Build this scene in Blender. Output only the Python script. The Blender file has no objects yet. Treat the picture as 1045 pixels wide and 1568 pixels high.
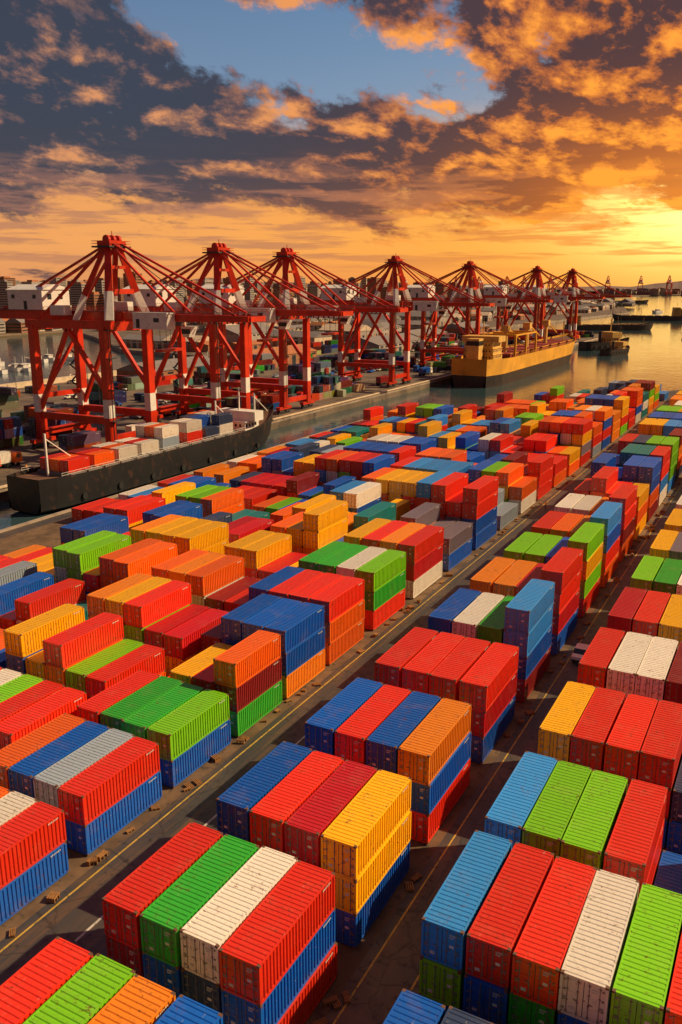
import bpy, math, random
from mathutils import Vector, Matrix
random.seed(7)
S=bpy.context.scene
S.view_settings.view_transform='Standard'
try: S.view_settings.look='None'
except Exception: pass
S.view_settings.exposure=0
rad=math.radians
COL=S.collection

# ------------------------------------------------ helpers
class MB:
    def __init__(s): s.v=[];s.f=[];s.m=[]
    def face(s,pts,m):
        b=len(s.v); s.v+= [tuple(p) for p in pts]; s.f.append(tuple(range(b,b+len(pts)))); s.m.append(m)
    def hexa(s,P,m):
        b=len(s.v); s.v+=[tuple(p) for p in P]
        for q in ((0,3,2,1),(4,5,6,7),(0,1,5,4),(1,2,6,5),(2,3,7,6),(3,0,4,7)):
            s.f.append(tuple(b+i for i in q)); s.m.append(m)
    def box(s,x0,x1,y0,y1,z0,z1,m):
        s.hexa([(x0,y0,z0),(x1,y0,z0),(x1,y1,z0),(x0,y1,z0),(x0,y0,z1),(x1,y0,z1),(x1,y1,z1),(x0,y1,z1)],m)
    def beam(s,p,q,w,h,m,w2=None,h2=None):
        p=Vector(p);q=Vector(q);d=(q-p)
        if d.length<1e-6: return
        d.normalize()
        up=Vector((0,0,1))
        if abs(d.z)>.97: up=Vector((1,0,0)) 
        a=d.cross(up).normalized(); b=a.cross(d).normalized()
        w2=w if w2 is None else w2; h2=h if h2 is None else h2
        P=[p-a*w/2-b*h/2,p+a*w/2-b*h/2,p+a*w/2+b*h/2,p-a*w/2+b*h/2,
           q-a*w2/2-b*h2/2,q+a*w2/2-b*h2/2,q+a*w2/2+b*h2/2,q-a*w2/2+b*h2/2]
        s.hexa(P,m)
    def cyl(s,p,q,r,n,m,r2=None):
        p=Vector(p);q=Vector(q);d=(q-p).normalized()
        up=Vector((0,0,1)) if abs(d.z)<.9 else Vector((1,0,0))
        a=d.cross(up).normalized(); b=a.cross(d).normalized()
        r2=r if r2 is None else r2
        base=len(s.v)
        for k in range(n):
            t=2*math.pi*k/n; s.v.append(tuple(p+a*r*math.cos(t)+b*r*math.sin(t)))
        for k in range(n):
            t=2*math.pi*k/n; s.v.append(tuple(q+a*r2*math.cos(t)+b*r2*math.sin(t)))
        for k in range(n):
            j=(k+1)%n; s.f.append((base+k,base+j,base+n+j,base+n+k)); s.m.append(m)
        s.f.append(tuple(base+k for k in range(n))[::-1]); s.m.append(m)
        s.f.append(tuple(base+n+k for k in range(n))); s.m.append(m)
    def mesh(s,name,mats):
        me=bpy.data.meshes.new(name); me.from_pydata(s.v,[],s.f)
        for m in mats: me.materials.append(m)
        me.polygons.foreach_set('material_index',s.m); me.update()
        return me
def obj(name,me,loc=(0,0,0),rz=0,scale=(1,1,1),color=None,parent=None):
    o=bpy.data.objects.new(name,me); o.location=loc; o.rotation_euler=(0,0,rz); o.scale=scale
    if color: o.color=(*color,1)
    COL.objects.link(o)
    if parent: o.parent=parent
    return o

class NT:
    def __init__(s,t): s.t=t; t.nodes.clear()
    def n(s,typ,**kw):
        nd=s.t.nodes.new(typ)
        for k,v in kw.items(): setattr(nd,k,v)
        return nd
    def put(s,sock,v):
        if isinstance(v,bpy.types.NodeSocket): s.t.links.new(v,sock)
        elif v is not None:
            if isinstance(v,(tuple,list)) and sock.type=='RGBA' and len(v)==3: v=(*v,1)
            sock.default_value=v
    def m(s,op,a,b=None,c=None,clamp=False):
        nd=s.n('ShaderNodeMath',operation=op,use_clamp=clamp)
        s.put(nd.inputs[0],a); s.put(nd.inputs[1],b); s.put(nd.inputs[2],c)
        return nd.outputs[0]
    def mix(s,f,a,b,bt='MIX'):
        nd=s.n('ShaderNodeMix',data_type='RGBA',blend_type=bt)
        s.put(nd.inputs[0],f); s.put(nd.inputs[6],a); s.put(nd.inputs[7],b)
        return nd.outputs[2]
    def ramp(s,f,stops,interp='LINEAR'):
        nd=s.n('ShaderNodeValToRGB'); cr=nd.color_ramp; cr.interpolation=interp
        while len(cr.elements)<len(stops): cr.elements.new(.5)
        for e,(p,c) in zip(cr.elements,stops):
            e.position=p; e.color=(*c,1) if len(c)==3 else c
        s.put(nd.inputs[0],f); return nd.outputs[0]
    def sstep(s,v,a,b):
        nd=s.n('ShaderNodeMapRange',interpolation_type='SMOOTHSTEP')
        s.put(nd.inputs[0],v); nd.inputs[1].default_value=a; nd.inputs[2].default_value=b
        return nd.outputs[0]
    def noise(s,vec,scale,detail=4,rough=.55,dist=0):
        nd=s.n('ShaderNodeTexNoise'); s.put(nd.inputs['Vector'],vec); nd.inputs['Scale'].default_value=scale
        nd.inputs['Detail'].default_value=detail; nd.inputs['Roughness'].default_value=rough; nd.inputs['Distortion'].default_value=dist
        return nd.outputs['Fac']
    def comb(s,x,y,z):
        nd=s.n('ShaderNodeCombineXYZ'); s.put(nd.inputs[0],x); s.put(nd.inputs[1],y); s.put(nd.inputs[2],z); return nd.outputs[0]
    def vm(s,op,a,b):
        nd=s.n('ShaderNodeVectorMath',operation=op); s.put(nd.inputs[0],a); s.put(nd.inputs[1],b); return nd.outputs[0]

def new_mat(name):
    m=bpy.data.materials.new(name); m.use_nodes=True; return m,NT(m.node_tree)
def finish(t,base,rough=.6,metal=0,bump=None,bstr=.3,bdist=.1,spec=.5):
    p=t.n('ShaderNodeBsdfPrincipled'); o=t.n('ShaderNodeOutputMaterial')
    t.put(p.inputs['Base Color'],base); t.put(p.inputs['Roughness'],rough); t.put(p.inputs['Metallic'],metal)
    p.inputs['Specular IOR Level'].default_value=spec
    if bump is not None:
        b=t.n('ShaderNodeBump'); b.inputs['Strength'].default_value=bstr; b.inputs['Distance'].default_value=bdist
        t.put(b.inputs['Height'],bump); t.t.links.new(b.outputs[0],p.inputs['Normal'])
    t.t.links.new(p.outputs[0],o.inputs[0]); return p
def simple(name,c,rough=.6,metal=0,var=.25,scale=.5,dirt=(.06,.045,.035),dirtamt=.25):
    m,t=new_mat(name)
    tc=t.n('ShaderNodeTexCoord').outputs['Object']
    n=t.noise(tc,scale,3,.6)
    n2=t.noise(tc,scale*4.3,3,.6)
    c2=tuple(x*(1-var) for x in c)
    b=t.mix(t.sstep(n,.35,.65),c,c2)
    b=t.mix(t.m('MULTIPLY',t.sstep(n2,.52,.72),dirtamt),b,dirt)
    finish(t,b,rough,metal); return m

# ------------------------------------------------ materials
def paint_mat():
    m,t=new_mat('container_paint')
    oi=t.n('ShaderNodeObjectInfo'); tc=t.n('ShaderNodeTexCoord').outputs['Object']
    rnd=oi.outputs['Random']
    off=t.comb(t.m('MULTIPLY',rnd,91),t.m('MULTIPLY',rnd,57),t.m('MULTIPLY',rnd,33))
    p=t.vm('ADD',tc,off)
    hs=t.n('ShaderNodeHueSaturation'); t.put(hs.inputs['Color'],oi.outputs['Color'])
    t.put(hs.inputs['Value'],t.m('ADD',t.m('MULTIPLY',rnd,.36),.84))
    base=hs.outputs[0]
    big=t.noise(p,.55,3,.6)
    base=t.mix(t.m('MULTIPLY',t.sstep(big,.5,.75),.16),base,t.mix(.5,base,(.62,.38,.22)))
    st=t.noise(t.vm('MULTIPLY',p,(5,5,.35)),1,3,.6)
    base=t.mix(t.m('MULTIPLY',t.sstep(st,.52,.75),.45),base,t.mix(.55,base,(.05,.02,.012)))
    fine=t.noise(p,3.2,5,.7)
    rust=t.m('MULTIPLY',t.sstep(fine,.57,.66),t.sstep(big,.38,.60))
    base=t.mix(t.m('MULTIPLY',rust,.8),base,(.16,.05,.015))
    scr=t.noise(t.vm('MULTIPLY',p,(9,1.2,9)),1,4,.75)
    base=t.mix(t.m('MULTIPLY',t.sstep(scr,.64,.70),.45),base,(.60,.50,.40))
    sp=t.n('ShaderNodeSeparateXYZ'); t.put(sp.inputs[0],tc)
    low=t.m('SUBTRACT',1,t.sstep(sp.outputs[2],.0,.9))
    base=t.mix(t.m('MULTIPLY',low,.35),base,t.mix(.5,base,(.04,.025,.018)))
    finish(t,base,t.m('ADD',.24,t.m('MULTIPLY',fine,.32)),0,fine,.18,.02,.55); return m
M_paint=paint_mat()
M_steel=simple('galvanised_rod',(.35,.33,.30),.45,.5)
M_cast=simple('corner_casting',(.20,.10,.06),.7)
M_mark=simple('white_marking',(.75,.73,.68),.6,dirtamt=.5,scale=3)
M_gasket=simple('door_gasket',(.03,.03,.03),.8)
M_red=simple('crane_red',(.72,.034,.006),.36,scale=.15,var=.3,dirtamt=.3,dirt=(.10,.02,.01))
M_white=simple('crane_white',(.84,.80,.74),.45,scale=.3,var=.10,dirtamt=.25)
M_dark=simple('dark_steel',(.05,.045,.045),.6)
M_glass=simple('window_glass',(.03,.04,.05),.12,var=.1,dirtamt=0)
M_hullblack=simple('hull_black',(.018,.018,.02),.45,scale=.1,dirtamt=.5,dirt=(.12,.05,.03))
M_hullyellow=simple('hull_yellow',(.88,.42,.03),.5,scale=.08)
M_hullred=simple('antifouling_red',(.30,.03,.02),.6)
M_deck=simple('deck_brown',(.18,.09,.05),.7)
M_cream=simple('superstructure_cream',(.85,.50,.12),.5)
M_conc=simple('concrete',(.40,.31,.23),.85,scale=.12,var=.35,dirtamt=.4)
M_wood=simple('timber',(.40,.19,.06),.8,scale=3)
M_yline=simple('yellow_line',(.62,.40,.06),.7,scale=.8,dirt=(.06,.055,.05),dirtamt=.95)
M_wline=simple('white_line',(.6,.57,.5),.7,scale=.8,dirt=(.06,.055,.05),dirtamt=.9)
M_rub=simple('rubber',(.02,.02,.02),.85)
M_roofo=simple('roof_tile',(.50,.18,.07),.8)
M_wallc=simple('wall_cream',(.72,.56,.40),.8)
M_wallg=simple('wall_grey',(.42,.36,.32),.8)
M_wallb=simple('wall_brick',(.38,.17,.09),.85)
M_roofg=simple('roof_grey',(.26,.23,.22),.7)
M_hill=simple('hill_haze',(.24,.16,.13),.95,scale=.002)
M_land=simple('land_soil',(.16,.11,.065),.95,scale=.01,dirt=(.05,.05,.025),dirtamt=.7)

def asphalt():
    m,t=new_mat('asphalt')
    tc=t.n('ShaderNodeTexCoord').outputs['Object']
    n=t.noise(tc,.09,5,.62,.5); n2=t.noise(tc,1.3,5,.7); n3=t.noise(t.vm('MULTIPLY',tc,(1.5,.07,1)),1,4,.6)
    b=t.ramp(n,[(.3,(.042,.044,.05)),(.5,(.062,.056,.052)),(.7,(.13,.085,.052))])
    b=t.mix(t.m('MULTIPLY',t.sstep(n3,.48,.66),.6),b,(.15,.085,.042))
    b=t.mix(t.sstep(n2,.56,.70),b,(.020,.020,.021))
    v=t.n('ShaderNodeTexVoronoi',feature='DISTANCE_TO_EDGE'); t.put(v.inputs['Vector'],t.vm('ADD',tc,t.comb(n2,n2,0))); v.inputs['Scale'].default_value=.28
    cr=t.m('SUBTRACT',1,t.sstep(v.outputs['Distance'],.0,.02))
    b=t.mix(t.m('MULTIPLY',cr,.6),b,(.012,.011,.010))
    finish(t,b,t.m('ADD',.25,t.m('MULTIPLY',n2,.65)),0,n2,.4,.03); return m
M_asph=asphalt()
def water():
    m,t=new_mat('harbour_water')
    tc=t.n('ShaderNodeTexCoord').outputs['Object']
    a=t.noise(t.vm('MULTIPLY',tc,(1,.6,1)),.35,4,.6,.4); b=t.noise(tc,.02,3,.5)
    h=t.m('ADD',a,t.m('MULTIPLY',b,1.5))
    finish(t,t.mix(b,(.02,.07,.09),(.05,.08,.085)),.08,0,h,.18,.6); return m
M_water=water()
M_leaf=simple('foliage',(.07,.08,.025),.8,scale=.05,var=.5)

# ------------------------------------------------ world
HD=(-.471,.882); RT=(.882,.471)
SUN_AZ=54
SUN_EL=38
def world():
    w=bpy.data.worlds.new('World'); S.world=w; w.use_nodes=True
    t=NT(w.node_tree)
    tc=t.n('ShaderNodeTexCoord').outputs['Generated']
    sp=t.n('ShaderNodeSeparateXYZ'); t.put(sp.inputs[0],tc); x,y,z=sp.outputs
    r=t.m('ADD',t.m('MULTIPLY',x,RT[0]),t.m('MULTIPLY',y,RT[1]))
    f=t.m('ADD',t.m('MULTIPLY',x,HD[0]),t.m('MULTIPLY',y,HD[1]))
    U=t.m('ARCTAN2',r,f)
    hyp=t.m('SQRT',t.m('ADD',t.m('MULTIPLY',x,x),t.m('ADD',t.m('MULTIPLY',y,y),1e-4)))
    V=t.m('MAXIMUM',t.m('DIVIDE',z,hyp),0.0)
    V=t.m('MINIMUM',V,6)
    W=t.m('LOGARITHM',t.m('ADD',V,.09),math.e)
    def gauss(u0,v0,su,sv):
        a=t.m('DIVIDE',t.m('SUBTRACT',U,u0),su); b=t.m('DIVIDE',t.m('SUBTRACT',V,v0),sv)
        q=t.m('ADD',t.m('MULTIPLY',a,a),t.m('MULTIPLY',b,b))
        return t.m('EXPONENT',t.m('MULTIPLY',q,-1))
    pu=t.m('MULTIPLY',U,10.5); pw=t.m('ADD',t.m('MULTIPLY',W,5.0),t.m('MULTIPLY',U,2.6))
    P=t.comb(pu,pw,5.7)
    n1=t.noise(P,1.0,8,.64,.12)
    n2=t.noise(t.vm('ADD',P,(.13,-.24,0)),1.0,6,.62,.12)
    n0=t.noise(P,.38,2,.5,0)
    n3=t.noise(t.comb(t.m('MULTIPLY',U,6),t.m('MULTIPLY',W,11.0),9.1),1.0,6,.62,.2)
    bias=t.m('MULTIPLY',gauss(.02,.235,.15,.040),-.095)
    for (g,k) in ((gauss(.14,.185,.05,.022),-.10),(gauss(-.30,.20,.20,.09),.14),(gauss(-.10,.135,.34,.035),.19),
                  (gauss(.36,.24,.18,.09),.25),(gauss(.24,.13,.2,.035),.16),(gauss(-.17,.27,.09,.02),-.13),(gauss(.05,.31,.3,.025),.04)):
        bias=t.m('ADD',bias,t.m('MULTIPLY',g,k))
    hz=t.m('MULTIPLY',t.m('SUBTRACT',1,t.sstep(V,.03,.10)),-.12)
    bias=t.m('ADD',bias,hz)
    nb=t.m('ADD',t.m('MULTIPLY',n1,.72),t.m('MULTIPLY',n0,.28))
    nn=t.m('ADD',nb,bias)
    dens=t.sstep(nn,.455,.54)
    core=t.sstep(nn,.49,.60)
    vr=t.m('MULTIPLY',V,1/.4,clamp=True)
    sky=t.ramp(vr,[(0,(.90,.31,.07)),(.10,(1.0,.40,.07)),(.24,(.98,.38,.06)),(.37,(.55,.40,.32)),(.48,(.19,.31,.46)),(1,(.06,.15,.33))])
    left=t.m('SUBTRACT',1,t.sstep(U,-.45,.2))
    sky=t.mix(t.m('MULTIPLY',left,.6),sky,t.ramp(vr,[(0,(.62,.29,.15)),(.12,(.78,.35,.14)),(.30,(.66,.30,.14)),(.45,(.16,.20,.30)),(1,(.05,.12,.26))]))
    glow=gauss(.46,.075,.30,.10)
    glow2=gauss(.41,.075,.14,.055)
    sky=t.mix(glow,sky,(1.15,.50,.04))
    sky=t.mix(t.m('MULTIPLY',glow2,.97),sky,(2.2,1.45,.42))
    Ur=t.sstep(U,-.25,.30)
    dark=t.mix(Ur,(.038,.044,.068),(.075,.026,.020))
    lowd=t.m('SUBTRACT',1,t.sstep(V,.045,.14))
    dark=t.mix(t.m('MULTIPLY',lowd,.65),dark,t.mix(Ur,(.16,.085,.075),(.36,.095,.018)))
    midc=t.mix(Ur,(.17,.095,.085),(.52,.125,.010))
    litc=t.mix(Ur,(.72,.29,.11),(1.15,.38,.02))
    d=t.m('SUBTRACT',n1,n2)
    lit=t.m('ADD',t.m('MULTIPLY',d,4.6),t.m('ADD',-.02,t.m('MULTIPLY',t.sstep(U,-.1,.45),.22)))
    lit=t.m('ADD',lit,t.m('MULTIPLY',t.m('SUBTRACT',1,core),.36),clamp=True)
    lit=t.m('ADD',lit,t.m('MULTIPLY',glow,.6),clamp=True)
    cl=t.mix(t.sstep(lit,.0,.45),dark,midc)
    cl=t.mix(t.sstep(lit,.28,.95),cl,litc)
    res=t.mix(t.m('MULTIPLY',dens,.98),sky,cl)
    st=t.m('MULTIPLY',t.sstep(n3,.47,.59),t.m('SUBTRACT',1,t.sstep(V,.09,.15)))
    st=t.m('MULTIPLY',st,t.sstep(V,.008,.035))
    res=t.mix(t.m('MULTIPLY',st,.65),res,t.mix(t.sstep(U,-.2,.4),(.40,.17,.11),(.85,.24,.015)))
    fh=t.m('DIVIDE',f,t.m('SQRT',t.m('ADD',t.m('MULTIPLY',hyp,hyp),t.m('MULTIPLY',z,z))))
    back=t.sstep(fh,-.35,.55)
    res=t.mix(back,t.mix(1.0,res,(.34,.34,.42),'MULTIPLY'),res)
    ns=t.n('ShaderNodeTexSky',sky_type='NISHITA'); ns.sun_disc=False; ns.sun_elevation=rad(SUN_EL); ns.sun_rotation=rad(SUN_AZ)
    ns.dust_density=3
    tot=t.mix(1.0,res,t.mix(1.0,ns.outputs[0],(.005,.005,.005),'MULTIPLY'),'ADD')
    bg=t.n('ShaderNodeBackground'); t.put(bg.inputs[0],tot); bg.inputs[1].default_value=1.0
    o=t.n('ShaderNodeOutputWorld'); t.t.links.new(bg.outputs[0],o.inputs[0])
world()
sl=bpy.data.lights.new('sun','SUN'); sl.energy=5.0; sl.angle=rad(.6); sl.color=(1,.74,.42)
so=bpy.data.objects.new('sun',sl); COL.objects.link(so)
sd=Vector((math.sin(rad(SUN_AZ))*math.cos(rad(SUN_EL)),math.cos(rad(SUN_AZ))*math.cos(rad(SUN_EL)),math.sin(rad(SUN_EL))))
so.rotation_euler=sd.to_track_quat('Z','Y').to_euler(); so.location=(0,0,100)

# ------------------------------------------------ camera
cam=bpy.data.cameras.new('camera'); co=bpy.data.objects.new('camera',cam); COL.objects.link(co); S.camera=co
cam.sensor_width=36; cam.sensor_fit='AUTO'; cam.lens=29.85; cam.clip_start=.5; cam.clip_end=30000
co.location=(0,0,43); co.rotation_euler=(rad(90-14.94),0,rad(28.1))

# ------------------------------------------------ container mesh
CL=9.0
def container_mesh():
    b=MB(); W=1.22; H=2.6; L=CL; hl=L/2
    for sx in (-1,1):
        for sy in (-1,1):
            x0,x1=sorted((sx*W,sx*(W-.15))); y0,y1=sorted((sy*hl,sy*(hl-.15)))
            b.box(x0,x1,y0,y1,.13,H-.13,0)
            x0,x1=sorted((sx*(W+.006),sx*(W-.18))); y0,y1=sorted((sy*(hl+.006),sy*(hl-.18)))
            b.box(x0,x1,y0,y1,0,.13,1); b.box(x0,x1,y0,y1,H-.12,H+.006,1)
        x0,x1=sorted((sx*W,sx*(W-.09)))
        b.box(x0,x1,-hl+.18,hl-.18,H-.10,H,0)
        b.box(x0,x1,-hl+.18,hl-.18,.02,.17,0)
    for sy in (-1,1):
        y0,y1=sorted((sy*hl,sy*(hl-.1)))
        b.box(-W+.18,W-.18,y0,y1,H-.14,H,0); b.box(-W+.18,W-.18,y0,y1,.02,.18,0)
    n=24; per=(L-.3)/n; out=W-.012; inn=W-.08
    for sx in (-1,1):
        ys=[];y=-hl+.15
        for k in range(n):
            ys+= [(y,out),(y+per*.36,out),(y+per*.5,inn),(y+per*.86,inn)]; y+=per
        ys.append((y,out))
        for (ya,xa),(yb,xb) in zip(ys,ys[1:]):
            pts=[(sx*xa,ya,.17),(sx*xb,yb,.17),(sx*xb,yb,H-.10),(sx*xa,ya,H-.10)]
            if sx<0: pts=pts[::-1]
            b.face(pts,0)
    zo=H-.005; zi=H-.045; ys=[];y=-hl+.1; n=24; per=(L-.2)/n
    for k in range(n):
        ys+=[(y,zi),(y+per*.22,zi),(y+per*.36,zo),(y+per*.88,zo)]; y+=per
    ys.append((y,zi))
    for (ya,za),(yb,zb) in zip(ys,ys[1:]):
        b.face([(-W+.09,ya,za),(W-.09,ya,za),(W-.09,yb,zb),(-W+.09,yb,zb)],0)
    n=9; per=(2*W-.3)/n; x=-W+.15; xs=[]
    for k in range(n):
        xs+=[(x,hl-.02),(x+per*.36,hl-.02),(x+per*.5,hl-.07),(x+per*.86,hl-.07)]; x+=per
    xs.append((x,hl-.02))
    for (xa,ya),(xb,yb) in zip(xs,xs[1:]):
        b.face([(xb,yb,.18),(xa,ya,.18),(xa,ya,H-.14),(xb,yb,H-.14)],0)
    yb=-hl+.06
    for sx in (-1,1):
        x0,x1=sorted((sx*.02,sx*(W-.16)))
        b.box(x0,x1,yb,yb+.05,.19,H-.15,0)
        for (z0,z1) in ((.32,.85),(.98,1.55),(1.68,2.3)):
            b.box(x0+.12,x1-.12,yb-.018,yb-.002,z0,z1,0)
        for xr in (sx*.28,sx*.82):
            b.cyl((xr,yb-.045,.1),(xr,yb-.045,H-.06),.022,6,2)
            for z in (.3,1.0,1.7,2.3): b.box(xr-.06,xr+.06,yb-.05,yb-.02,z-.03,z+.03,2)
            if sx>0: b.box(xr-.02,xr+.22,yb-.085,yb-.06,1.12,1.17,2)
            else: b.box(xr-.22,xr+.02,yb-.085,yb-.06,1.12,1.17,2)
        for z in (.4,.95,1.6,2.2):
            xx=sx*(W-.17); b.box(min(xx,xx-sx*.14),max(xx,xx-sx*.14),yb-.03,yb-.004,z-.05,z+.05,2)
    b.box(-.018,.018,yb+.005,yb+.04,.19,H-.15,3)
    for k in range(5): b.box(.42+.09*k,.49+.09*k,yb-.026,yb-.019,2.08,2.18,4)
    for k in range(3): b.box(.42+.09*k,.49+.09*k,yb-.026,yb-.019,1.92,2.01,4)
    b.box(.44,.70,yb-.026,yb-.019,1.28,1.46,4); b.box(-.70,-.42,yb-.026,yb-.019,.45,.65,4)
    for sx in (-1,1):
        for k in range(7):
            y0=hl-1.6+.15*k if sx>0 else -hl+.6+.15*k
            x0,x1=sorted((sx*(W-.010),sx*(W-.004))); b.box(x0,x1,y0,y0+.09,2.26,2.38,4)
    b.box(-W+.1,W-.1,-hl+.1,hl-.1,.05,.12,3)
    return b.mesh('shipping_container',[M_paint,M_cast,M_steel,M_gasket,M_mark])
ME_C=container_mesh()
C=dict(r=(.84,.036,.010),c=(.60,.015,.020),o=(.94,.15,.006),O=(.96,.28,.012),y=(1.0,.50,.004),b=(.006,.12,.56),l=(.04,.31,.78),
       g=(.22,.62,.008),G=(.04,.44,.03),w=(.88,.81,.70),m=(.30,.018,.018),k=(.04,.07,.15),p=(.25,.2,.24),t=(.01,.22,.22),s=(.35,.42,.5))
WT='rrrrrrcoooooooOOOyyyyyybbbbbllggggwwwmmpkbst'
ncont=0
def container(x,y,z,L,ch,wid=2.6,rz=0,jit=.06):
    global ncont
    ncont+=1
    j=random.uniform(-jit,jit); k=random.uniform(-jit,jit)*1.6
    flip=math.pi if random.random()<.18 and y>75 else 0
    return obj('shipping_container',ME_C,(x+wid/2+j,y+L/2+k,z),rz+flip+random.uniform(-.004,.004),(wid/2.44,L/CL,1.0),C[ch])
H=2.606
def stack(x,y,L,cols,wid=2.6):
    n=len(cols)
    for i,ch in enumerate(cols): container(x,y,(n-1-i)*H+.12,L,ch,wid)
def rc(): return random.choice(WT)
def visible(x,y):
    r=.882*x+.471*y; f=-.471*x+.882*y
    return f>8 and r<.50*f+14 and r>-.50*f-16
def row(xs,y,L,specs,wid=2.6):
    for x,s in zip(xs,specs): stack(x,y,L,s,wid)
def yend(x): return min(392,345+1.6*(x+61))

XA=[-32.6+2.85*i for i in range(4)]
A=[(19.0,8.6,['rbr','gmr','Ogb','bob']),
   (31.0,8.5,['rmb','Gbb','wkb','rbr']),
   (42.3,9.0,['bbr','rrm','cmr','yyb']),
   (54.7,9.6,['bbo','rcb','bgr','Obr']),
   (68.0,10.0,['rmb','rbc','rrm','rcb']),
   (81.4,10.2,['brr','wgb','Gmr','llbm']),
   (95.0,10.4,['Orr','OrG','crb','rrcb']),
   (108.6,10.4,['grb','gbO','brc','gygr']),
   (122,10.6,['rmr','oOb','Oyb','lbro']),
   (135.5,10.6,['wyb','wor','Orb','rrmo'])]
for y,L,sp in A: row(XA,y,L,sp,2.62)
stack(-21.0,19.4,8.4,'tb')
XB=[-15.2+2.66*i for i in range(7)]
B=[(26.2,9.6,['bg','kb','gG','rb','br','yb','rr']),
   (38.3,9.3,['lgb','rbr','rGb','wbr','gbr','rbg','Gor']),
   (49.2,9.7,['lbr','grb','gmb','rrr','b','mb','rb']),
   (63.0,9.8,['yor','rrb','rmr','rrb','kb','cr','yb']),
   (77.0,10.2,['rcb','wbr','wgb','mrb','rOb','gbr','brr']),
   (91.0,10.4,['crb','rrb','yor','Orb','wbr','rcb','gyr']),
   (105,10.4,['gbr','Gyr','wbo','yrb','bor','rbm','oob']),
   (119,10.6,['yor','pwb','Owr','wrb','lbr','rmy','oGb'])]
for y,L,sp in B: row(XB,y,L,sp,2.5)
XG=[-55.3+2.85*i for i in range(4)]
G=[(30.2,8.8,['sw','ob','wr','rb']),
   (41.0,8.9,['ow','bb','sb','rb']),
   (51.4,8.7,['rb','Gr','Gb','gb']),
   (61.3,8.2,['r','yr','rm','omG']),
   (70.3,8.4,['mr','bbr','bby','bbO']),
   (79.9,9.0,['bmo','rOb','rmr','roo']),
   (91.5,10,['Gbr','Gro','wbg','gGr']),
   (104.5,11,['yyb','rrc','Orc','rcw'])]
for y,L,sp in G: row(XG,y,L,sp)
XG2=[-70.5+2.85*i for i in range(5)]
G2=[(33,8.8,['wr','ob','rw','Ob','wb']),
    (45,9,['rb','wO','gr','rb','ro']),
    (56.5,9,['ybr','yb','rob','gr','ro']),
    (68.5,9,['Oyb','yog','rgb','cr','cy']),
    (80,9,['oyr','Oob','owr','mr','rm']),
    (92,9.2,['ob','yrb','yro','cG','yb']),
    (104,9.4,['br','oyb','yOr','yyOr','br'])]
for y,L,sp in G2: row(XG2,y,L,sp)

def block(x0,ncol,y0,y1,Lr,pitch,tmin,tmax,wid=2.6,xp=2.85,density=.97,gap=.0):
    y=y0
    while y<y1:
        L=random.uniform(*Lr); base=random.randint(tmin,tmax); runc=rc()
        for i in range(ncol):
            x=x0+i*xp
            if y+L>yend(x) : continue
            if not visible(x,y): continue
            if random.random()>density: continue
            n=max(1,min(tmax,base+random.choice((-1,0,0,0,0,1))))
            if random.random()<.5: runc=rc()
            s=''.join([runc]+[rc() if random.random()<.7 else runc for _ in range(n-1)])
            stack(x,y+random.uniform(-.25,.25),L,s,wid)
        y+=L+pitch
block(XA[0],4,149,415,(10.4,11),2.4,3,4,2.62)
block(XB[0],10,133,415,(10.4,11),2.8,2,4,2.5,2.66)
block(XG[0],4,118,418,(10,11),2.2,2,4)
block(XG2[0],5,115,418,(9.5,10.5),2.4,2,3)
block(-88,5,44,418,(9,10.3),2.6,1,3,density=.93)
block(-105,5,70,232,(9,10.3),2.8,1,2,density=.9)
block(-105,5,233,420,(9,10.3),2.8,1,3,density=.9)
block(-117,3,112,235,(9,10.3),3.0,1,1,density=.9)
block(-122,5,238,410,(9,10.3),3.0,1,2,density=.85)
print('containers',ncont)

# ------------------------------------------------ ground / water
def sheet(name,pts,z,mat):
    b=MB(); b.face([(x,y,z) for x,y in pts],0); return obj(name,b.mesh(name,[mat]))
sheet('water',[(-14000,-4000),(9000,-4000),(9000,22000),(-14000,22000)],-3.0,M_water)
def slab(name,x0,x1,y0,y1,zt,zb,mt,ms,edge=True):
    b=MB(); b.box(x0,x1,y0,y1,zb,zt,0)
    if edge:
        b.box(x0-.05,x1+.05,y0-.05,y1+.05,zt-1.0,zt-.35,1)
    return obj(name,b.mesh(name,[mt,ms]))
def poly_land(name,PY,zt,mt,kerb=True,kz=.34):
    b=MB(); b.face([(x,y,zt) for x,y in PY],0)
    for (p,q) in zip(PY,PY[1:]+PY[:1]): b.face([(*p,-6),(*q,-6),(*q,zt),(*p,zt)],1)
    if kerb:
        for (p,q) in zip(PY[2:],PY[3:]+PY[:1]): b.beam((*p,zt+kz/2),(*q,zt+kz/2),.8,kz,1)
    return obj(name,b.mesh(name,[mt,M_conc]))
poly_land('ground',[(-122,-80),(120,-80),(120,408),(-30,408),(-58,362),(-124.5,252)],0,M_asph)
M_quay=simple('quay_concrete',(.20,.145,.10),.8,scale=.06,var=.5,dirt=(.03,.03,.03),dirtamt=.8)
slab('quay_pavement',-300,-151,-60,800,0,-6,M_quay,M_conc)
b=MB(); b.box(-152,-151.2,-60,800,0,.35,0); b.box(-300,-297,-60,452,0,2.2,0)
obj('pier_wall',b.mesh('pier_wall',[simple('pale_wall',(.78,.60,.40),.8)]))
poly_land('harbour_district_land',[(-649,640),(-540,560),(-420,460),(-300.2,430),(-300.2,799),(-260,1500),(-420,2300),(-649,2700)],-.1,M_quay,False)
b=MB()
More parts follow.
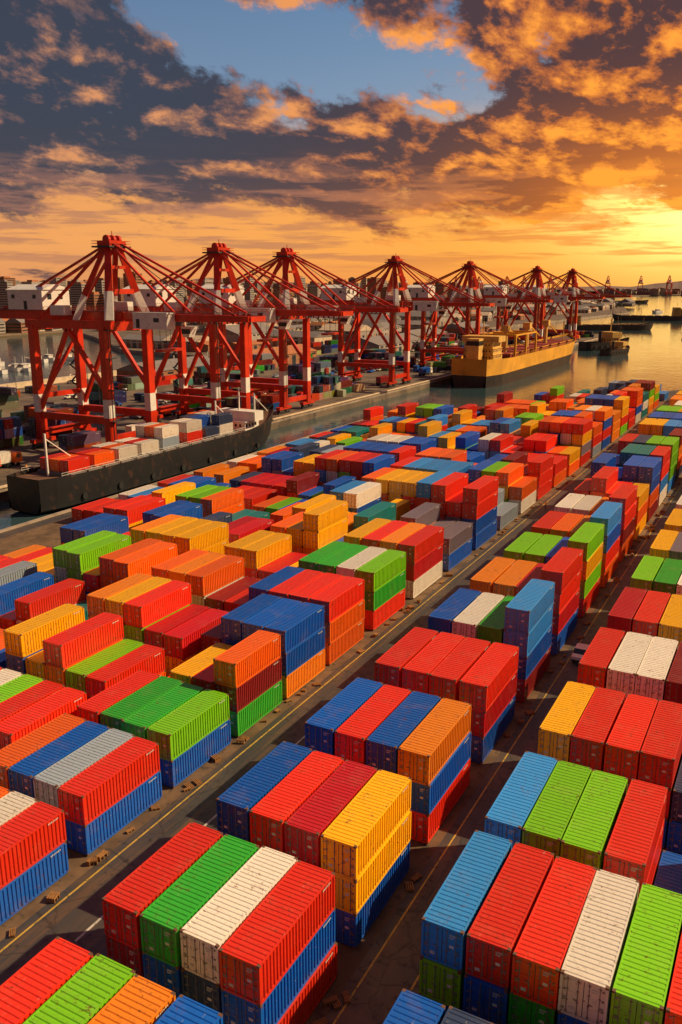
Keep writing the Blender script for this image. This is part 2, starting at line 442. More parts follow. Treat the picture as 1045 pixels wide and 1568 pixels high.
for x0,x1 in ((XA[0]-.9,XA[-1]+3.4),(XB[0]-.9,XB[0]+27),(XG[0]-1,XG[-1]+3.7),(XG2[0]-.8,XG2[-1]+3.2),(-89,-73),(-106,-90),(-120,-107)):
    ye=yend(x0)-2
    b.face([(x0,-60,.004),(x1,-60,.004),(x1,ye,.004),(x0,ye,.004)],0)
obj('container_pad_pavement',b.mesh('pads',[simple('pad_concrete',(.20,.12,.062),.85,scale=.25,var=.45,dirt=(.03,.03,.03),dirtamt=.8)]))
b=MB()
for x in (-42.4,-35.0): b.face([(x,-60,.008),(x+.16,-60,.008),(x+.16,380,.008),(x,380,.008)],0)
y=-50
while y<380:
    b.face([(-38.7,y,.008),(-38.5,y,.008),(-38.5,y+3,.008),(-38.7,y+3,.008)],1); y+=7
for x in (-20.0,-16.9): b.face([(x,-60,.008),(x+.13,-60,.008),(x+.13,380,.008),(x,380,.008)],0)
obj('lane_markings',b.mesh('lane_markings',[M_yline,M_wline]))
b=MB()
for k in range(14):
    x=random.uniform(-42,-35); y=20+k*12+random.uniform(-3,3)
    b.box(x-.45,x+.45,y-.3,y+.3,-.05,.012,1)
    for j in range(5): b.box(x-.38,x+.38,y-.24+j*.11,y-.20+j*.11,.012,.018,2)
obj('drain_cover',b.mesh('drain_cover',[M_dark,M_cast,M_dark]))

# ------------------------------------------------ ship-to-shore crane
def crane_meshes():
    b=MB(); R,Wt,D,G_=0,1,2,3
    xs=(0,-25); ys=(-8,8); zt=33
    for x in xs:
        for y in ys:
            b.beam((x,y,3),(x,y,9.8),2.3,2.0,R); b.beam((x,y,9.8),(x,y,14.6),2.32,2.02,Wt); b.beam((x,y,14.6),(x,y,zt),2.3,2.0,R,2.0,1.8)
            b.box(x-.8,x+.8,y-3.9,y+3.9,1.5,2.5,R)
            b.box(x-1.1,x+1.1,y-1.4,y+1.4,2.3,3.4,R)
            for k in range(6):
                yy=y-3.2+k*1.28; b.cyl((x-.35,yy,.5),(x+.35,yy,.5),.5,10,D)
            for k in (-1,1): b.box(x-.6,x+.6,y+k*2-1.4,y+k*2+1.4,.7,1.6,D)
        b.beam((x,-8,4.2),(x,8,4.2),1.4,1.6,R)
        b.beam((x,-8,zt-.2),(x,8,zt-.2),1.6,2.2,R)
    for y in ys:
        b.beam((0,y,9.0),(-25,y,9.0),1.4,1.8,R)
        b.beam((3,y,zt+.3),(-27,y,zt+.3),1.5,2.1,R)
        b.beam((-.3,y,16),(-12.5,y,zt-.8),1.0,1.0,R); b.beam((-24.7,y,10.2),(-12.5,y,zt-.8),1.0,1.0,R)
        b.beam((-.6,y,9.6),(-24,y,4.4),.6,.6,R)
    b.beam((-25,-8,12),(-25,8,30),.8,.8,R)
    b.beam((-25,-8,14),(-25,8,14),1.2,1.3,R)
    for y in (-3.1,3.1):
        b.beam((-44,y,35.3),(2.2,y,35.3),1.3,2.4,R)
        b.beam((2.8,y,35.3),(41,y,35.3),1.2,2.0,R,1.0,1.3)
        yo=y+(1.5 if y>0 else -1.5)
        for z in (36.9,37.5): b.beam((-44,yo,z),(41,yo,z),.09,.09,R)
        b.box(-44,41,min(y,yo),max(y,yo),36.55,36.65,D)
        xx=-44
        while xx<=41: b.beam((xx,yo,36),(xx,yo,37.5),.08,.08,R); xx+=2.5
    for x in (-44,-36,-28,-12,-4,8,16,24,32,41): b.beam((x,-3.1,35.3),(x,3.1,35.3),.8,1.2,R)
    TZ=-1.4
    for y in (-1,1):
        b.beam((1.5,y*7.4,34.2),(-.2,y*5.0,41.3),2.3,2.0,Wt,2.0,1.8)
        b.beam((-.2,y*5.0,41.3),(-2.5,y*1.9,54.3+TZ),2.0,1.8,R,1.4,1.3)
        b.beam((-10,y*7.4,34.2),(-8.2,y*5.4,40.5),1.7,1.6,Wt)
        b.beam((-8.2,y*5.4,40.5),(-3.3,y*1.9,54+TZ),1.6,1.5,R,1.1,1.0)
        b.beam((-24,y*6.5,34.2),(-3.6,y*1.8,54+TZ),.65,.65,R)
        b.beam((-42,y*3.1,36.3),(-3.6,y*1.5,54.4+TZ),.5,.5,R)
        b.beam((-2.0,y*1.6,54.6+TZ),(19,y*3.1,36.3),.5,.5,R)
        b.beam((-2.0,y*1.6,55.0+TZ),(37,y*3.1,36.0),.5,.5,R)
        b.beam((-2.0,y*1.1,55.4+TZ),(28,y*2.6,36.2),.16,.16,D)
        b.beam((-2.6,y*1.0,55.2+TZ),(-30,y*2.6,42),.16,.16,D)
    b.beam((-.4,-5,41.5),(-.4,5,41.5),1.2,1.2,R); b.beam((-1.4,-3.4,47.5),(-1.4,3.4,47.5),.8,.8,R)
    b.box(-6,0,-4,4,53.7+TZ,54.1+TZ,D); b.box(-5,-.8,-3,3,54.1+TZ,55.4+TZ,R)
    for y in (-2,0,2): b.cyl((-2.6,y-.4,55.7+TZ),(-2.6,y+.4,55.7+TZ),1.1,12,R)
    for z in (54.7+TZ,55.3+TZ):
        for (p,q) in (((-6,-4),(0,-4)),((-6,4),(0,4)),((-6,-4),(-6,4)),((0,-4),(0,4))):
            b.beam((*p,z),(*q,z),.1,.1,R)
    b.beam((-2.6,0,55.5+TZ),(-2.6,0,57.8+TZ),.15,.15,R)
    b.box(-37,-24,-4.9,4.9,36.7,41.9,Wt); b.hexa([(-37.3,-5.2,41.9),(-23.7,-5.2,41.9),(-23.7,5.2,41.9),(-37.3,5.2,41.9),(-37.3,-.6,43.3),(-23.7,-.6,43.3),(-23.7,.6,43.3),(-37.3,.6,43.3)],Wt)
    for k in range(2): b.box(-35.5+k*8,-34.3+k*8,-4.96,-4.9,39.6,40.6,G_)
    b.box(-31,-29.8,-4.96,-4.9,36.8,39,D)
    for k in range(2): b.box(-23.99,-23.93,-3+k*4,-1.6+k*4,39.4,40.8,G_)
    b.box(12,16,-3.8,3.8,33.1,34.0,D)
    b.hexa([(17.6,1.2,30.4),(19.6,1.2,30.4),(19.6,3.4,30.4),(17.6,3.4,30.4),(17.2,1.0,33.0),(20.6,1.0,33.0),(20.6,3.6,33.0),(17.2,3.6,33.0)],Wt)
    b.box(17.5,20.2,.94,1.0,31.2,32.4,G_)
    b.box(9,19.6,-7.2,-4.0,32.6,36.3,Wt); b.box(8.8,19.8,-7.3,-3.9,36.3,36.6,Wt)
    b.box(10,11.1,-7.24,-7.2,32.8,35.0,D); b.box(15.5,17.2,-7.24,-7.2,34.3,35.3,G_)
    b.box(-9,-3,4.4,6.8,36,38.8,Wt); b.box(-19,-14,-7.2,-4.5,35.5,38,Wt)
    for x in (13,15):
        for y in (-2,2): b.beam((x,y,33.1),(x,y,27.5),.08,.08,D)
    b.box(12.8,15.2,-4,4,26.8,27.5,R)
    for (x,y0,s) in ((-26.9,8,-1),):
        z=3
        while z<31:
            b.beam((x,y0-1.6,z),(x,y0+1.6,z+2.3),.7,.12,D); z+=2.3
            b.beam((x+s*.7,y0+1.6,z),(x+s*.7,y0-1.6,z+2.3),.7,.12,D); z+=2.3
            b.box(x-.5,x+1.0,y0-2.2,y0-1.4,z-.05,z+.05,D)
    for z in (9,17,25,32): b.box(1.1,2.6,-9.2,-6.8,z,z+.12,D); b.beam((2.6,-9.2,z+1),(2.6,-6.8,z+1),.08,.08,R)
    for yy in (-8.4,-7.6): b.beam((1.6,yy,3),(1.6,yy,32),.12,.12,D)
    for k in range(14): b.cyl((14+k*1.7,4.3,33.7),(14+k*1.7,4.4,34.3),.25,6,D)
    return b.mesh('gantry_crane',[M_red,M_white,M_dark,M_glass])
ME_K=crane_meshes()
for Y in (173,219,258,347,441,570,667): obj('gantry_crane',ME_K,(-156,Y,0))
b=MB()
for x in (-156,-181):
    for d in (-.35,.35): b.box(x+d-.05,x+d+.05,-60,795,.0,.06,0)
obj('crane_rails',b.mesh('crane_rails',[M_dark]))

# ------------------------------------------------ ships
def hull(b,L,B,zk,zs,zt,ml,mu,md,rise=.25,bul=1.0,mb=None):
    N=26; rings=[]
    for i in range(N+1):
        t=i/N
        if t<.10: w=.72+.28*math.sin(t/.10*math.pi/2)
        elif t<.78: w=1
        else: w=max(.0,1-((t-.78)/.22)**2.1)
        sheer=rise*(max(0,(t-.7)/.3)**2)*(zt-zk)*.8 + .06*(zt-zk)*max(0,(.15-t)/.15)
        lowf=1-.55*max(0,(t-.7)/.3)**1.3
        y=-L/2+L*t
        yr=y-(.045*L*max(0,(t-.85)/.15))
        top=zt+sheer
        hb=B/2*w
        rings.append([(hb*.75*lowf,yr,zk),(hb*.98*lowf,yr,zk+.25*(zs-zk)),(hb*(1-(1-lowf)*.5),(y+yr)/2,zs),(hb,y,top),(hb+.0,y,top+bul)])
    for s in (-1,1):
        for a,c in zip(rings,rings[1:]):
            for k in range(4):
                m=ml if k<2 else (mu if k==2 else (mb if mb is not None else mu))
                P=[(s*a[k][0],*a[k][1:]),(s*c[k][0],*c[k][1:]),(s*c[k+1][0],*c[k+1][1:]),(s*a[k+1][0],*a[k+1][1:])]
                if s<0: P=P[::-1]
                b.face(P,m)
    for a,c in zip(rings,rings[1:]):
        b.face([(-a[3][0]+.05,a[3][1],a[3][2]),(a[3][0]-.05,a[3][1],a[3][2]),(c[3][0]-.05,c[3][1],c[3][2]),(-c[3][0]+.05,c[3][1],c[3][2])],md)
    a=rings[0]
    b.face([(-a[2][0],a[2][1],a[2][2]),(a[2][0],a[2][1],a[2][2]),(a[4][0],a[4][1],a[4][2]),(-a[4][0],a[4][1],a[4][2])],mu)
    b.face([(-a[0][0],a[0][1],a[0][2]),(a[0][0],a[0][1],a[0][2]),(a[2][0],a[2][1],a[2][2]),(-a[2][0],a[2][1],a[2][2])],ml)
def house(b,y0,y1,w,z,levels,m,mg,taper=.6):
    for i in range(levels):
        k=i*taper; x=w/2-k*.4
        b.box(-x,x,y0+k*.3,y1-k*.3,z+i*2.7,z+i*2.7+2.5,m); b.box(-x-.4,x+.4,y0+k*.3-.4,y1-k*.3+.4,z+i*2.7+2.5,z+i*2.7+2.7,m)
        n=max(2,int((2*x)/1.6))
        for j in range(n):
            xx=-x+.5+j*(2*x-1)/n
            b.box(xx,xx+.7,y0+k*.3-.03,y0+k*.3,z+i*2.7+1.1,z+i*2.7+1.9,mg); b.box(xx,xx+.7,y1-k*.3,y1-k*.3+.03,z+i*2.7+1.1,z+i*2.7+1.9,mg)
        n=max(2,int((y1-y0)/1.8))
        for j in range(n):
            yy=y0+k*.3+.5+j*(y1-y0-1-k*.6)/n
            for s in (-1,1): b.box(min(s*x,s*(x+.03)),max(s*x,s*(x+.03)),yy,yy+.8,z+i*2.7+1.1,z+i*2.7+1.9,mg)
    zt=z+levels*2.7; x=w/2-levels*taper*.4+1.6
    b.box(-x-.8,x+.8,y0+2,y1-1,zt,zt+2.6,m); b.box(-x-.6,x+.6,y1-1,y1-.95,zt+1.2,zt+2.1,mg)
    b.beam((0,(y0+y1)/2,zt+2.6),(0,(y0+y1)/2,zt+9),.35,.35,m); b.beam((-2.2,(y0+y1)/2,zt+6.5),(2.2,(y0+y1)/2,zt+6.5),.2,.2,m)
    return zt
def rail(b,x,y0,y1,z,m):
    for h in (.5,1.0): b.beam((x,y0,z+h),(x,y1,z+h),.06,.06,m)
    y=y0
    while y<y1: b.beam((x,y,z),(x,y,z+1),.06,.06,m); y+=2

b=MB(); hull(b,112,13,-1.5,1.2,4.6,0,0,2,rise=.8,bul=.9,mb=0)
zt=house(b,31,39,8.5,4.8,1,3,4)
b.cyl((0,28,4),(0,28,10),1.1,12,5,.9)
for y in (-48,22,44): 
    b.beam((0,y,3.5),(0,y,14),.4,.4,3); b.beam((0,y,13),(0,y+8,8),.2,.2,3)
for s in (-1,1): rail(b,s*5.9,-50,28,5.4,3)
for k in range(12): b.box(-5,5,-46+k*6,-41.2+k*6,4.7,5.5,6)
for k in range(7):
    a=-44+k*13; b.cyl((6.3,a,.6),(6.9,a,.6),.8,10,7)
ship=obj('container_ship',b.mesh('container_ship',[M_hullblack,M_mark,M_deck,M_white,M_glass,M_red,M_roofg,M_rub]),(-138.5,168,-1.2),0,(1,.86,1))
for (yy,lay) in ((-44,['r','o','r']),(-35,['m','r','o']),(-26,['w','o','w']),(-17,['w','r','w']),(-8,['ww','ow','ws']),(3,['w','ww','wr']),(12,['kb','bk','k']),(19,['ww','w','kw'])):
    for i,s in enumerate(lay):
        for j,ch in enumerate(s[::-1]):
            o=bpy.data.objects.new('deck_container',ME_C); COL.objects.link(o); o.parent=ship
            o.location=(-3.1+i*2.9,yy+2,5.55+j*H); o.scale=(1.1,.8,1); o.color=(*C[ch],1)
b=MB(); hull(b,165,24,-4,3.2,8.5,0,1,2,rise=.35,bul=1.2)
zt=house(b,-72,-60,15,9,3,3,4)
b.box(-3,3,-79,-73.5,9,19,3); b.box(-3.05,3.05,-79.05,-73.45,16,18,5)
for k in range(7):
    b.box(-8,8,-50+k*17,-38+k*17,8.6,10.4,6)
    for s in (-1,1): b.box(s*8-.3,s*8+.3,-50+k*17,-38+k*17,10.4,10.7,1)
for y in (-33,1,35):
    b.cyl((0,y-2.5,8.5),(0,y-2.5,22),1.1,10,3); b.box(-2,2,y-4.4,y-.8,20,23,3); b.beam((0,y-1,22),(0,y+20,15),.7,.7,1,.4,.4); b.beam((0,y-2,24),(0,y+20,15.3),.12,.12,7)
for y in (-46,-30,-14):
    for s in (-1,1): b.beam((s*9,y,8.5),(s*9,y,19),.9,.9,1)
    b.beam((-9,y,19),(9,y,19),1,1,1)
for s in (-1,1): b.beam((s*9,-46,19),(s*9,-14,19),.7,.7,1)
b.beam((0,70,10),(0,70,21),.5,.5,3)
for s in (-1,1): rail(b,s*11.8,-50,60,9.6,1)
obj('bulk_carrier_ship',b.mesh('bulk_carrier_ship',[M_hullblack,M_hullyellow,M_deck,M_cream,M_glass,M_hullblack,M_hullred,M_dark]),(-135.5,475,-1.0),0,(1,1.15,1.05))
def tug():
    b=MB(); hull(b,30,9,-1.5,.8,2.6,0,0,2,rise=.6,bul=.8)
    house(b,-2,7,5.5,2.8,1,3,4,.3); b.cyl((0,-4,2.8),(0,-4,8.5),.9,12,5); b.beam((0,3,7),(0,3,26),.3,.25,5,.12,.12); b.beam((0,3,20),(0,-9,5),.08,.08,5); b.beam((0,3,20),(0,13,5),.08,.08,5)
    for k in range(6):
        for s in (-1,1): b.cyl((s*4.5,-10+k*3.6,1.5),(s*4.9,-10+k*3.6,1.5),.6,8,5)
    return b.mesh('tugboat',[M_hullblack,M_hullred,M_deck,M_cream,M_glass,M_dark])
ME_T=tug()
obj('tugboat',ME_T,(-128,655,-2.2),rad(-40),(1.4,1.4,1.5))
obj('tugboat',ME_T,(-112,610,-2.2),rad(-20))
def tanker():
    b=MB(); hull(b,110,18,-4,1.5,5,0,0,2,rise=.5)
    house(b,-50,-38,13,5.5,4,3,4); b.box(-2,2,-54,-51,5,17,0)
    for k in range(6): b.box(-6,6,-32+k*12,-24+k*12,5.1,7,2)
    b.beam((0,-28,5),(0,38,8),.7,.7,3); b.beam((0,10,5),(0,10,17),.5,.5,3); b.beam((0,42,6),(0,42,16),.5,.5,3)
    return b.mesh('tanker_ship',[simple('hull_dusty',(.08,.05,.04),.6),M_hullred,M_deck,M_cream,M_glass])
ME_TK=tanker()
obj('cargo_ship',ME_TK,(-183,950,-2.6),rad(-62),(.9,.85,.8)); obj('cargo_ship',ME_TK,(-190,1240,-2.6),rad(-250),(.9,.85,.9))
for (x,y,a) in ((-120,1900,-110),(-420,2400,-60),(-640,2100,-100),(-250,3000,-80),(-700,3300,-95),(-150,2500,-250),(-480,1800,-70)): obj('cargo_ship',ME_TK,(x,y,-2.6),rad(a))
def small_boat():
    b=MB(); hull(b,13,3.8,-.5,.3,1.1,0,0,1,rise=.5,bul=.3)
    b.box(-1.2,1.2,-2.5,1.5,1.1,2.6,0); b.box(-1.23,1.23,-1.8,1.2,1.8,2.3,2); b.beam((0,0,2.6),(0,0,6),.1,.1,0); b.box(-1.4,1.4,-2.7,1.7,2.6,2.7,0)
    return b.mesh('moored_boat',[M_white,M_deck,M_glass])
ME_B=small_boat()
for k in range(60):
    x=random.choice((-306,-316,-380,-420,-600,-632))+random.uniform(-6,6); y=random.uniform(180,420)
    obj('moored_boat',ME_B,(x,y,-2.7),rad(random.choice((0,90,75)))+random.uniform(-.3,.3),(1.3,1.3,1.3))
for (x,y) in ((-230,1600),(-90,1100),(-200,1750),(-90,850),(-130,1350),(-60,760),(-170,1480)): obj('moored_boat',ME_B,(x,y,-2.6),random.uniform(0,3),(2,2,2))

# ------------------------------------------------ pier contents
def warehouse(L,W,Hh):
    b=MB(); b.box(-W/2,W/2,-L/2,L/2,0,Hh,0)
    r=Hh+W*.16
    b.hexa([(-W/2-.4,-L/2-.4,Hh),(W/2+.4,-L/2-.4,Hh),(W/2+.4,L/2+.4,Hh),(-W/2-.4,L/2+.4,Hh),(-.3,-L/2-.4,r),(.3,-L/2-.4,r),(.3,L/2+.4,r),(-.3,L/2+.4,r)],1)
    n=int(L/7)
    for k in range(n):
        y=-L/2+2+k*L/n
        for s in (-1,1):
            x=s*W/2; b.box(min(x,x+s*.05),max(x,x+s*.05),y,y+4,0,4.2,2 if k%2 else 3); b.box(min(x,x+s*.05),max(x,x+s*.05),y,y+4,Hh-1.8,Hh-.8,3)
    for k in range(int(W/6)):
        x=-W/2+2+k*6; b.box(x,x+3,-L/2-.05,-L/2,0,4,3 if k%2 else 2)
    return b
for (x,y,L,W,h,m) in ((-262,320,50,22,6,M_roofg),(-262,410,60,22,6,M_roofo),(-245,520,70,26,7,M_roofg),(-262,620,60,22,7,M_roofg),(-215,640,40,18,6,M_roofo),(-262,720,60,26,8,M_roofg)):
    bb=warehouse(L,W,h); obj('warehouse',bb.mesh('warehouse',[random.choice((M_wallc,M_wallg,M_wallb)),m,M_roofo,M_glass]),(x,y,0))
WM=[warehouse(L,W,h).mesh('warehouse',[a,c,M_roofo,M_glass]) for (L,W,h,a,c) in ((50,22,7,M_wallc,M_roofg),(36,16,6,M_wallb,M_roofo),(70,30,9,M_wallg,M_roofg),(24,14,8,M_wallc,M_roofo),(44,26,7,M_wallg,M_wallc))]
for k in range(190):
    x=random.uniform(-625,-325); y0=440 if x>-420 else 600
    y=y0+40+random.random()**1.3*1500
    s_=random.uniform(.4,1)
    obj('warehouse',random.choice(WM),(x,y,-.1),rad(random.choice((0,90,8,82))),(s_,s_,random.uniform(.7,1.2)))
def car():
    b=MB(); 
    P=[(-2.1,.55),(-2.1,.9),(-1.3,1.0),(-.7,1.42),(.8,1.45),(1.5,1.05),(2.1,.95),(2.15,.5)]
    for (a,c) in zip(P,P[1:]+P[:1]):
        b.face([(-.85,a[0],a[1]),(-.85,c[0],c[1]),(.85,c[0],c[1]),(.85,a[0],a[1])],1 if (a[1]>.95 and c[1]>.95 and abs(a[1]-c[1])>.2) else 0)
    for s in (-1,1):
        f=[(s*.85,p[0],p[1]) for p in P]; b.face(f if s<0 else f[::-1],0)
        b.face([(s*.86,-.65,1.02),(s*.86,1.2,1.05),(s*.86,.75,1.38),(s*.86,-.5,1.36)],1)
        for y in (-1.35,1.35): b.cyl((s*.7,y,.33),(s*.88,y,.33),.33,12,2)
    return b.mesh('parked_car',[M_paint,M_glass,M_rub])
ME_CAR=car()
def truck():
    b=MB(); b.box(-1.2,1.2,4.2,6.2,.9,3.4,0); b.hexa([(-1.2,6.2,.9),(1.2,6.2,.9),(1.2,6.7,.9),(-1.2,6.7,.9),(-1.2,6.2,3.2),(1.2,6.2,3.2),(1.2,6.35,3.1),(-1.2,6.35,3.1)],0)
    b.box(-1.0,1.0,6.52,6.66,2.0,2.8,1); b.box(-1.23,1.23,4.9,5.9,2.1,2.9,1)
    b.box(-.5,.5,-6,6,.8,1.1,2); b.box(-1.2,1.2,-6,3.4,1.1,1.3,2)
    for y in (-5,-3.8,2.2,5.3):
        for s in (-1,1): b.cyl((s*.8,y,.5),(s*1.2,y,.5),.5,12,2)
    b.cyl((-1,4,1.2),(-1,4,3.8),.1,8,2)
    return b.mesh('terminal_truck',[M_paint,M_glass,M_rub])
ME_TR=truck()
def place_truck(x,y,rz,col,load=None):
    t=obj('terminal_truck',ME_TR,(x,y,.01),rz,color=C[col])
    if load:
        o=bpy.data.objects.new('load_container',ME_C); COL.objects.link(o); o.parent=t; o.location=(0,-1.4,1.32); o.color=(*C[load],1)
for k in range(260):
    x=random.choice((-192,-196,-205,-209,-222,-230,-250,-270,-285,-289))+random.uniform(-1,1)
    obj('parked_car',ME_CAR,(x,random.uniform(120,780),.01),rad(random.choice((0,90,0,180)))+random.uniform(-.05,.05),(1.1,1.1,1.1),color=C[random.choice('wskkmbrwwwsp')])
for k in range(50):
    place_truck(random.choice((-163,-168,-173,-188,-200,-214,-240)),random.uniform(120,760),rad(random.choice((0,180))),random.choice('wyrob'),random.choice(['r','b','o','w',None,'G','m']))
for k in range(250):
    gx=random.choice((-164,-170,-190,-199,-211,-218,-226,-236,-250,-275)); gy=random.uniform(115,760)
    n=random.choice((1,1,2,2,3)); 
    for i in range(random.choice((1,2,3))):
        for j in range(n): 
            obj('shipping_container',ME_C,(gx-i*2.8,gy,j*H+.02),rad(random.choice((0,0,0,2,90))),(1.05,1.1,1),tuple(c*random.uniform(.25,.8) for c in C[random.choice('kmrbkoptwGsmk')]))
def lamp():
    b=MB(); b.cyl((0,0,0),(0,0,14),.16,8,0,.09); b.box(-.3,.3,-.3,.3,0,.5,1)
    for s in (-1,1): b.beam((0,0,13.8),(s*1.8,0,14.3),.1,.1,0); b.box(min(s*1.4,s*2.3),max(s*1.4,s*2.3),-.2,.2,14.2,14.4,1)
    return b.mesh('street_lamp',[M_steel,M_dark])
ME_L=lamp()
for k in range(16):
    obj('street_lamp',ME_L,(-187,110+k*42,0)); obj('street_lamp',ME_L,(-294,130+k*42,0))
def dun():
    b=MB(); 
    for k in range(4): b.box(-.7,.7,-.5+k*.28,-.35+k*.28,.14,.2,0)
    for x in (-.6,0,.6): b.box(x-.06,x+.06,-.5,.5,0,.13,0)
    return b.mesh('timber_pallet',[M_wood])
ME_D=dun()
for k in range(150):
    x=random.choice((-43.1,-43.4,-33.4,-20.7,-20.2,-16.2))+random.uniform(-.4,.4)
    obj('timber_pallet',ME_D,(x,random.uniform(22,200),.012),random.uniform(0,3),(random.uniform(.3,.7),random.uniform(.25,.7),random.choice((1,1,2))))
obj('parked_car',ME_CAR,(-18.6,96,.01),0,color=C['w']); obj('parked_car',ME_CAR,(-37,150,.01),0,color=C['k'])

# dock workers
def worker():
    J=[(0,0,.95,.15,.11),(0,0,1.18,.15,.11),(0,.01,1.42,.17,.11),(0,.01,1.52,.06,.06),(0,.02,1.60,.085,.09),(0,.02,1.72,.10,.11),(0,.02,1.79,.07,.08),
       (-.19,0,1.42,.06,.06),(-.26,.02,1.15,.045,.045),(-.24,.14,.93,.035,.035),(-.235,.18,.85,.035,.02),
       (.19,0,1.42,.06,.06),(.27,-.02,1.15,.045,.045),(.25,.06,.90,.035,.035),(.245,.09,.82,.035,.02),
       (-.10,0,.88,.09,.09),(-.11,.06,.50,.065,.065),(-.12,.02,.08,.045,.05),(-.12,.15,.04,.045,.035),
       (.10,0,.88,.09,.09),(.12,-.02,.50,.065,.065),(.13,-.10,.08,.045,.05),(.13,.03,.04,.045,.035)]
    E=[(0,1),(1,2),(2,3),(3,4),(4,5),(5,6),(2,7),(7,8),(8,9),(9,10),(2,11),(11,12),(12,13),(13,14),(0,15),(15,16),(16,17),(17,18),(0,19),(19,20),(20,21),(21,22)]
    me=bpy.data.meshes.new('dock_worker'); me.from_pydata([j[:3] for j in J],E,[])
    o=bpy.data.objects.new('dock_worker',me); COL.objects.link(o)
    md=o.modifiers.new('skin','SKIN'); sb=o.modifiers.new('sub','SUBSURF'); sb.levels=1; sb.render_levels=1
    for i,j in enumerate(J): me.skin_vertices[0].data[i].radius=(j[3],j[4])
    me.skin_vertices[0].data[0].use_root=True
    bpy.context.view_layer.update()
    dg=bpy.context.evaluated_depsgraph_get(); m2=bpy.data.meshes.new_from_object(o.evaluated_get(dg))
    bpy.data.objects.remove(o)
    m,t=new_mat('work_clothes'); tc=t.n('ShaderNodeTexCoord').outputs['Object']; sp=t.n('ShaderNodeSeparateXYZ'); t.put(sp.inputs[0],tc)
    c=t.ramp(t.m('DIVIDE',sp.outputs[2],1.9),[(0,(.02,.02,.02)),(.06,(.04,.05,.10)),(.49,(.85,.28,.02)),(.80,(.45,.24,.15)),(.90,(.85,.6,.05))],'CONSTANT')
    finish(t,c,.8); m2.materials.clear(); m2.materials.append(m); return m2
try:
    ME_W=worker()
    for (x,y,a) in ((-153.5,150,.4),(-154.6,152,2),(-153.2,171,1),(-153,188,3),(-121,176,.5),(-160,140,1.2),(-153.4,205,0),(-37.5,118,.2),(-41,163,2.5)):
        obj('dock_worker',ME_W,(x,y,.0),a)
except Exception as e: print('worker fail',e)

# ------------------------------------------------ far bank
slab('far_bank_land',-9000,-650,-1500,9000,-.6,-6,M_land,M_conc)
slab('opposite_shore_land',-2600,3000,4300,9000,-.6,-6,M_land,M_conc)
b=MB()
def bld(b,x,y,w,l,h,m,mr,gab,rz):
    c,s=math.cos(rz),math.sin(rz)
    T=lambda px,py,pz:(x+px*c-py*s,y+px*s+py*c,pz-.6)
    b.hexa([T(-w/2,-l/2,0),T(w/2,-l/2,0),T(w/2,l/2,0),T(-w/2,l/2,0),T(-w/2,-l/2,h),T(w/2,-l/2,h),T(w/2,l/2,h),T(-w/2,l/2,h)],m)
    if gab:
        r=h+w*.35; b.hexa([T(-w/2-.4,-l/2-.4,h),T(w/2+.4,-l/2-.4,h),T(w/2+.4,l/2+.4,h),T(-w/2-.4,l/2+.4,h),T(-.2,-l/2,r),T(.2,-l/2,r),T(.2,l/2,r),T(-.2,l/2,r)],mr)
    else: b.hexa([T(-w/4,-l/4,h),T(w/4,-l/4,h),T(w/4,l/4,h),T(-w/4,l/4,h),T(-w/4,-l/4,h+2),T(w/4,-l/4,h+2),T(w/4,l/4,h+2),T(-w/4,l/4,h+2)],mr)
    z=1.4
    while z<h-1.5:
        b.face([T(w/2+.06,-l/2+1,z),T(w/2+.06,l/2-1,z),T(w/2+.06,l/2-1,z+1.2),T(w/2+.06,-l/2+1,z+1.2)],5)
        b.face([T(-w/2+1,-l/2-.06,z),T(w/2-1,-l/2-.06,z),T(w/2-1,-l/2-.06,z+1.2),T(-w/2+1,-l/2-.06,z+1.2)],5); z+=3
for k in range(4600):
    u=random.random()**1.5
    x=-662-u*4200; y=random.uniform(80,2200)+(-x-650)*random.uniform(.2,2.0)
    tall=random.random()
    h=random.uniform(5,11) if tall<.84 else random.uniform(18,58)
    bld(b,x,y,random.uniform(8,20),random.uniform(10,30),h,random.choice((0,1,1,2,2)),random.choice((3,3,4)),tall<.7,random.choice((0,.2,1.57,.4)))
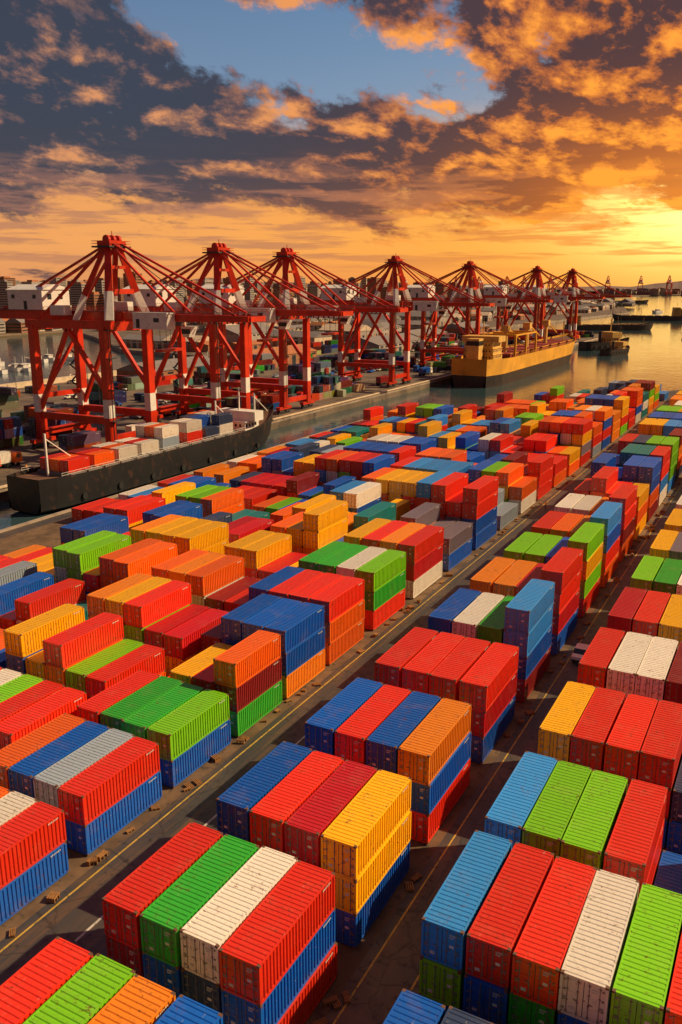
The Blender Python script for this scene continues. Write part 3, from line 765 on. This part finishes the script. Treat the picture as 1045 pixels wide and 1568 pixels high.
for k in range(300):
    x=random.uniform(-2500,500); bld(b,x,random.uniform(4320,5200),random.uniform(20,60),random.uniform(20,50),random.uniform(8,30),random.choice((0,1,2)),random.choice((3,4)),False,0)
obj('distant_city',b.mesh('distant_city',[M_wallc,M_wallg,M_wallb,M_roofo,M_roofg,M_glass]))
b=MB()
for k in range(2200):
    u=random.random()**1.6; x=-656-u*2500; y=random.uniform(100,1900)+(-x-650)*random.uniform(.3,1.8); h=random.uniform(6,13)
    if k%4==0: x=random.uniform(-630,-320); y=random.uniform(640,2100); h*=.8
    b.cyl((x,y,-.6),(x,y,h*.5),.4,4,1,.2)
    for j in range(26):
        th=random.uniform(0,6.28); rr=random.random()**.5*h*.5; z=h*random.uniform(.3,1.05); s=random.uniform(.8,1.8)
        cx,cy=x+rr*math.cos(th)*(1.2-z/h*.6),y+rr*math.sin(th)*(1.2-z/h*.6)
        v=[Vector((random.uniform(-1,1),random.uniform(-1,1),random.uniform(-1,1)))*s for _ in range(3)]
        b.face([(cx+q.x,cy+q.y,z+q.z) for q in v],0)
obj('distant_trees',b.mesh('distant_trees',[M_leaf,M_wood]))
def hills(name,f0,amp,seed,a0,a1):
    random.seed(seed); b=MB(); N=160; ph=[random.uniform(0,6) for _ in range(6)]
    pr=None
    for i in range(N+1):
        a=a0+(a1-a0)*i/N; h=amp*(.55+.25*math.sin(a*9+ph[0])+.15*math.sin(a*23+ph[1])+.08*math.sin(a*61+ph[2])+.04*math.sin(a*140+ph[3]))
        d=(math.sin(a),math.cos(a)); q=[(d[0]*f0,d[1]*f0,-2),(d[0]*(f0+500),d[1]*(f0+500),h),(d[0]*(f0+2500),d[1]*(f0+2500),-2)]
        if pr:
            b.face([pr[0],q[0],q[1],pr[1]],0); b.face([pr[1],q[1],q[2],pr[2]],0)
        pr=q
    obj(name,b.mesh(name,[M_hill]))
hills('hills',7000,105,3,rad(-80),rad(30))
for k in range(16):
    obj('gantry_crane',ME_K,(-1900+k*130+random.uniform(-40,40),4330+random.uniform(-40,40),0),rad(random.choice((-90,-80,-100))),(1.3,1.3,1.6))
print('done')
